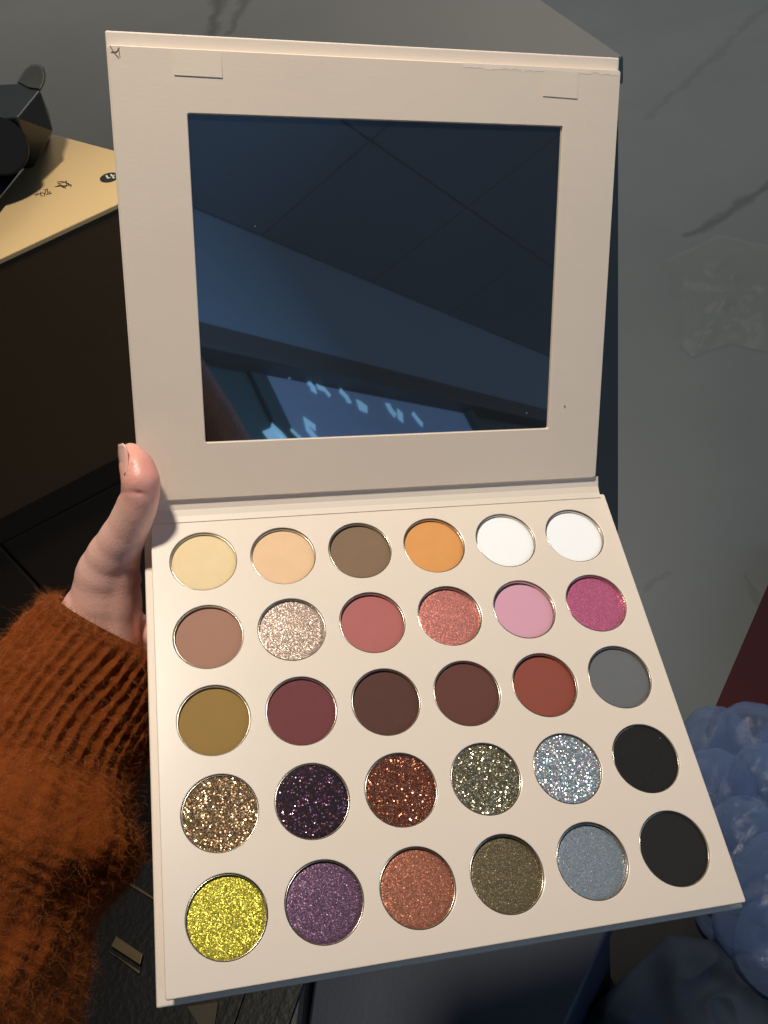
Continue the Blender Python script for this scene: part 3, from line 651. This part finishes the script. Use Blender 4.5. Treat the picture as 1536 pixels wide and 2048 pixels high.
# thumb nail, seen edge-on at the tip
Lc = [(239, 889), (237.5, 899), (238, 912), (240, 926), (244, 940), (249, 950)]; Rc = [(247, 886.5), (253, 893), (256.5, 906), (257.5, 922), (256, 938), (251, 950)]
vs, fs = [], []
for j in range(9):
    t = j/8*5; k_ = min(int(t), 4); f_ = t-k_
    lx, ly = (Lc[k_][q]*(1-f_)+Lc[k_+1][q]*f_ for q in (0, 1)); rx, ry = (Rc[k_][q]*(1-f_)+Rc[k_+1][q]*f_ for q in (0, 1))
    for i in range(7):
        u = i/6; vs.append(pinv @ dep(lx*(1-u)+rx*u, ly*(1-u)+ry*u, .3526-.0046*math.sin(u*PI/2)**.8 - .0022*(j/8)*(.4+.6*u)))
for j in range(8):
    for i in range(6): fs.append((j*7+i, j*7+i+1, j*7+i+8, j*7+i+7))
nail = NT('nail'); nail.set(Base_Color=srgb(240, 186, 170), Roughness=.22, Coat_Weight=.4, Subsurface_Weight=.15, Subsurface_Scale=.002)
nme = mesh('thumb_nail', vs, fs, True); no = link('thumb_nail', nme, per, nail.m)
sd = no.modifiers.new('t', 'SOLIDIFY'); sd.thickness = .0006

# sleeve: tube along the forearm with ribbed cuff
cl = [(248, 1262, .388, 152), (232, 1290, .387, 162), (160, 1388, .382, 178), (88, 1500, .374, 200), (20, 1640, .360, 226), (-60, 1825, .345, 252), (-190, 2080, .325, 290), (-420, 2500, .30, 330)]
P_ = [dep(x, y, d) for x, y, d, r_ in cl]; Rr = [r_*d/FPX for x, y, d, r_ in cl]
def cr(p0, p1, p2, p3, t): return .5*((2*p1)+(p2-p0)*t+(2*p0-5*p1+4*p2-p3)*t*t+(3*p1-p0-3*p2+p3)*t**3)
def path(s):
    i = min(int(s), len(P_)-2); t = s-i; g = lambda k_: max(0, min(len(P_)-1, k_))
    return cr(P_[g(i-1)], P_[i], P_[i+1], P_[g(i+2)], t), cr(Rr[g(i-1)], Rr[i], Rr[i+1], Rr[g(i+2)], t)
NU, NV = 432, 520
toCam = (Vector(CAM)-P_[2]).normalized()
ss = np.linspace(0, len(P_)-1.001, 400); pp = [path(s)[0] for s in ss]; arc = np.concatenate([[0], np.cumsum([(b-a_).length for a_, b in zip(pp, pp[1:])])])
tot = arc[-1]; CUFF = .068
def tube_frame(al):
    s = float(np.interp(al, arc, ss)); p, r_ = path(s); p2, _ = path(min(s+.02, len(P_)-1.001)); p1, _ = path(max(s-.02, 0)); d = (p2-p1).normalized()
    a_ = (toCam-d*toCam.dot(d)).normalized(); return p, r_, d, a_, d.cross(a_)
def sleeve_pt(al, t, extra=0.0):
    p, r_, d, a_, b_ = tube_frame(al); return _sp(p, r_, d, a_, b_, al, t)
def _sp(p, r_, d, a_, b_, al, t):
    rib = 46; wob = .16*noise.noise((al*30, math.cos(t)*1.5, math.sin(t)*1.5))
    ph = rib*t/2+wob*10
    cuffw = 1/(1+math.exp((al-CUFF-.006*math.sin(3*t))/.004))
    st = math.sin(al/.0036*2*PI*.5+(1 if math.sin(ph) > 0 else -1)*.9)
    nr_ = noise.noise((al*70+5, math.cos(t)*4, math.sin(t)*4)); disp = cuffw*(.00125*(1+.7*nr_)*(1-abs(math.cos(ph))**1.2*1.6)+.00022*st*(1+nr_*1.5))
    body = 1-cuffw
    ph2 = 30*t+wob*20; disp += body*(.00045*(1+1.2*nr_)*math.cos(ph2)+.0003*(1+2*nr_)*math.sin(al/.0045*2*PI+ph2*.5))
    x = p+(a_*math.cos(t)+b_*math.sin(t))*r_
    nz = noise.noise(x*26); nz2 = noise.noise(x*60+Vector((4, 2, 1))); disp += .00055*noise.noise(x*340)+.0006*noise.noise(x*170)
    fold = body*(.010*math.exp(-((al-CUFF-.022)/.016)**2)+.0085*nz*min(1, (al-CUFF)/.03+.3)+.003*nz2) + cuffw*(.0016*nz+.0010*nz2)
    lip = -.0016*math.exp(-al/.0016)
    return x+(a_*math.cos(t)+b_*math.sin(t))*(disp+fold+lip)
vs = np.zeros((NV*NU, 3)); als = np.concatenate([np.linspace(0, .26, NV-60), np.linspace(.2615, tot, 60)])
frames = [tube_frame(al) for al in als]
cs = [2*PI*i/NU for i in range(NU)]
# the far side of the tube is never needed finely, yet it is a whole tube
for j, al in enumerate(als):
    f_ = frames[j]
    for i, t in enumerate(cs): vs[j*NU+i] = _sp(*f_, al, t)
fs = []
for j in range(NV-1):
    for i in range(NU): i2 = (i+1) % NU; fs.append((j*NU+i, j*NU+i2, (j+1)*NU+i2, (j+1)*NU+i))
# inner lip going into the cuff
base = len(vs); lipv = []
p, r_, d, a_, b_ = frames[0]
for k_, (off_, sh) in enumerate(((-.0015, -.0004), (-.003, .002), (-.005, .012), (-.007, .03))):
    for t in cs: lipv.append(p+d*sh+(a_*math.cos(t)+b_*math.sin(t))*(r_+off_))
allv = np.concatenate([vs, np.array([tuple(v) for v in lipv])])
for i in range(NU):
    i2 = (i+1) % NU; fs.append((i2, i, base+i, base+i2))
    for k_ in range(3): fs.append((base+k_*NU+i2, base+k_*NU+i, base+(k_+1)*NU+i, base+(k_+1)*NU+i2))
pv = np.array(pinv); loc = allv @ pv[:3, :3].T + pv[:3, 3]
me = bpy.data.meshes.new('sleeve'); me.vertices.add(len(loc)); me.vertices.foreach_set('co', loc.ravel())
fa = np.array(fs, dtype=np.int32); me.loops.add(fa.size); me.loops.foreach_set('vertex_index', fa.ravel()); me.polygons.add(len(fa))
me.polygons.foreach_set('loop_start', np.arange(0, fa.size, 4)); me.polygons.foreach_set('loop_total', np.full(len(fa), 4)); me.update(); me.validate()
me.polygons.foreach_set('use_smooth', [True]*len(me.polygons))
kn = NT('orange_knit'); co = kn.coord(); a1 = kn.noise(co, 30, 5); a2 = kn.noise(co, 600, 4, .6, .8)
kc = kn.mix(a1.outputs[0], srgb(120, 56, 20), srgb(158, 80, 30)); kc = kn.mix(kn.math('MULTIPLY', a2.outputs[0], .8), kc, srgb(92, 44, 16))
kn.set(Base_Color=kc, Roughness=.95, Sheen_Weight=.35, Sheen_Roughness=.5, Sheen_Tint=srgb(230, 130, 60), Specular_IOR_Level=.1); kn.bump(a2.outputs[0], .7, .0012)
slv = link('sleeve', me, per, kn.m)
# mohair fuzz
def fuzz(name, parent, pts, nrms, dirs, length, rad, mat, inv_):
    n = len(pts); K = 6; P = np.zeros((n, K, 3)); cur = np.array(pts); d = np.array(nrms)*.75+np.array(dirs)*.5+rng.normal(0, .55, (n, 3)); d /= np.linalg.norm(d, axis=1)[:, None]
    ln = length*rng.lognormal(0, .45, n); nr = np.array(nrms)
    for k_ in range(K):
        P[:, k_] = cur; d = d+rng.normal(0, .42, (n, 3))-nr*.10*k_*.6; d /= np.linalg.norm(d, axis=1)[:, None]; cur = cur+d*(ln/(K-1))[:, None]
    iv = np.array(inv_); P = P.reshape(-1, 3) @ iv[:3, :3].T + iv[:3, 3]
    hc = bpy.data.hair_curves.new(name); hc.add_curves([K]*n); hc.attributes['position'].data.foreach_set('vector', P.ravel())
    ra = hc.attributes.get('radius') or hc.attributes.new('radius', 'FLOAT', 'POINT'); ra.data.foreach_set('value', np.tile(np.linspace(rad, rad*.35, K), n))
    hc.materials.append(mat); o = bpy.data.objects.new(name, hc); COL.objects.link(o); o.parent = parent; o['kind'] = 'stuff'; return o
fm = NT('mohair'); oi = fm.new('ShaderNodeHairInfo'); fm.set(Base_Color=fm.ramp(oi.outputs['Random'], [(0, srgb(112, 50, 16)), (.6, srgb(160, 82, 32)), (1, srgb(206, 136, 80))]), Roughness=.7, Specular_IOR_Level=.2)
A3 = vs.reshape(NV, NU, 3); NF = 95000
jj = (rng.random(NF)**.9*(NV-62)).astype(int); ii = (rng.random(NF)*NU).astype(int)
cc = np.array([tuple(f_[0]) for f_ in frames])
jj[:9000] = (rng.random(9000)**1.6*10).astype(int)
P0 = A3[jj, ii]; N0 = P0-cc[jj]; N0 /= np.linalg.norm(N0, axis=1)[:, None]; D0 = -np.array([tuple(f_[2]) for f_ in frames])[jj]
keep = (N0 @ np.array(toCam)) > -.35
fuzz('fuzz', slv, P0[keep], N0[keep], D0[keep]*rng.normal(0, .6, (keep.sum(), 1)), .0038, .000030, fm.m, pinv)

# head, neck and shoulders (seen in the lower left corner of the mirror)
def V3(x, y, z): return Vector((x, y, z))
HX = -.052
head = [[(V3(HX, -.47, 1.66), .074), (V3(HX, -.46, 1.62), .076), (V3(HX, -.435, 1.575), .058), (V3(HX, -.415, 1.545), .036)],
        [(V3(HX, -.47, 1.56), .055), (V3(HX, -.50, 1.46), .052), (V3(HX, -.51, 1.38), .06)],
        [(V3(HX, -.392, 1.615), .009), (V3(HX, -.376, 1.59), .012)], [(V3(HX, -.388, 1.556), .012), (V3(HX, -.386, 1.545), .012)],
        [(V3(HX-.077, -.47, 1.61), .014), (V3(HX-.077, -.468, 1.585), .010)], [(V3(HX+.077, -.47, 1.61), .014), (V3(HX+.077, -.468, 1.585), .010)]]
me = capsules(head, .005, 6); me.materials.append(sk.m); link('head', me, per)
m_eye = flat('eye_dark', srgb(40, 28, 22), .2); m_hair = flat('dark_brown_hair', srgb(96, 58, 42), .45, amp=.4, scale=90, bump=.6, bscale=260, bdist=.004)
m_scl = flat('eye_white', srgb(225, 218, 212), .25, amp=.03)
for s in (-1, 1):
    bm = bmesh.new(); bmesh.ops.create_icosphere(bm, subdivisions=3, radius=.0118, matrix=pinv @ Matrix.Translation((HX+s*.031, -.3945, 1.618)) @ Matrix.Diagonal((1.15, .8, .62, 1)))
    ey = link('eye', frombm('eye', bm, True), per, m_scl)
    bm = bmesh.new(); bmesh.ops.create_icosphere(bm, subdivisions=3, radius=.0058, matrix=pinv @ Matrix.Translation((HX+s*.031, -.3868, 1.618)) @ Matrix.Diagonal((1, .5, 1, 1))); link('iris', frombm('iris', bm, True), ey, m_eye)
    me = capsules([[(V3(HX+s*.016, -.388, 1.638), .0020), (V3(HX+s*.034, -.391, 1.643), .0028), (V3(HX+s*.050, -.405, 1.641), .0014)]], .001, 3); me.materials.append(m_hair); link('eyebrow', me, per)
    me = capsules([[(V3(HX+s*.018, -.3905, 1.621), .0022), (V3(HX+s*.032, -.3865, 1.6265), .0028), (V3(HX+s*.046, -.3935, 1.622), .0022)]], .001, 3); me.materials.append(sk.m); link('eyelid', me, per)
m_lip = flat('lips', srgb(176, 96, 92), .4, amp=.05)
me = capsules([[(V3(HX-.022, -.3855, 1.5665), .0020), (V3(HX-.008, -.3765, 1.5695), .0036), (V3(HX, -.3755, 1.568), .0034), (V3(HX+.008, -.3765, 1.5695), .0036), (V3(HX+.022, -.3855, 1.5665), .0020)],
               [(V3(HX-.018, -.3835, 1.5635), .0020), (V3(HX, -.3755, 1.5605), .0046), (V3(HX+.018, -.3835, 1.5635), .0020)]], .0012, 3); me.materials.append(m_lip); link('lips', me, per)
hair = [[(V3(HX, -.50, 1.70), .075), (V3(HX, -.52, 1.62), .082), (V3(HX, -.54, 1.50), .07), (V3(HX, -.55, 1.36), .06)]]
for s in (-1, 1): hair.append([(V3(HX+s*.03, -.45, 1.715), .042), (V3(HX+s*.070, -.455, 1.66), .030), (V3(HX+s*.088, -.47, 1.58), .026), (V3(HX+s*.092, -.47, 1.50), .028), (V3(HX+s*.09, -.45, 1.40), .026)])
me = capsules(hair, .006, 5); me.materials.append(m_hair); link('hair', me, per)
EL = P_[-1]
tors = [[(V3(HX, -.54, 1.36), .10), (V3(HX, -.55, 1.2), .125), (V3(HX, -.54, 1.0), .12), (V3(HX, -.53, .86), .13)],
        [(V3(HX-.17, -.53, 1.34), .065), (V3(HX+.17, -.53, 1.34), .065)], [(V3(HX-.08, -.54, 1.2), .11), (V3(HX+.08, -.54, 1.2), .11)],
        [(V3(HX-.19, -.53, 1.34), .062), (V3(HX-.24, -.40, 1.12), .056), (EL, .052)],
        [(V3(HX+.19, -.53, 1.34), .062), (V3(HX+.26, -.44, 1.14), .055), (V3(HX+.20, -.28, 1.2), .05)],
        [(V3(HX, -.50, 1.455), .066), (V3(HX, -.51, 1.40), .075)]]
me = capsules(tors, .007, 5); me.materials.append(kn.m); link('sweater', me, per)
jn = flat('dark_denim', srgb(26, 34, 52), .8, amp=.2, scale=20)
legs = [[(V3(HX+s*.09, -.53, .86), .10), (V3(HX+s*.10, -.50, .48), .07), (V3(HX+s*.10, -.53, .10), .055)] for s in (-1, 1)]+[[(V3(HX-.06, -.53, .88), .125), (V3(HX+.06, -.53, .88), .125)]]
me = capsules(legs, .009, 4); me.materials.append(jn); link('trousers', me, per)
for s in (-1, 1):
    me = capsules([[(V3(HX+s*.10, -.54, .05), .045), (V3(HX+s*.11, -.42, .035), .034)]], .006, 4); me.materials.append(m_blk2); link('shoe', me, per)
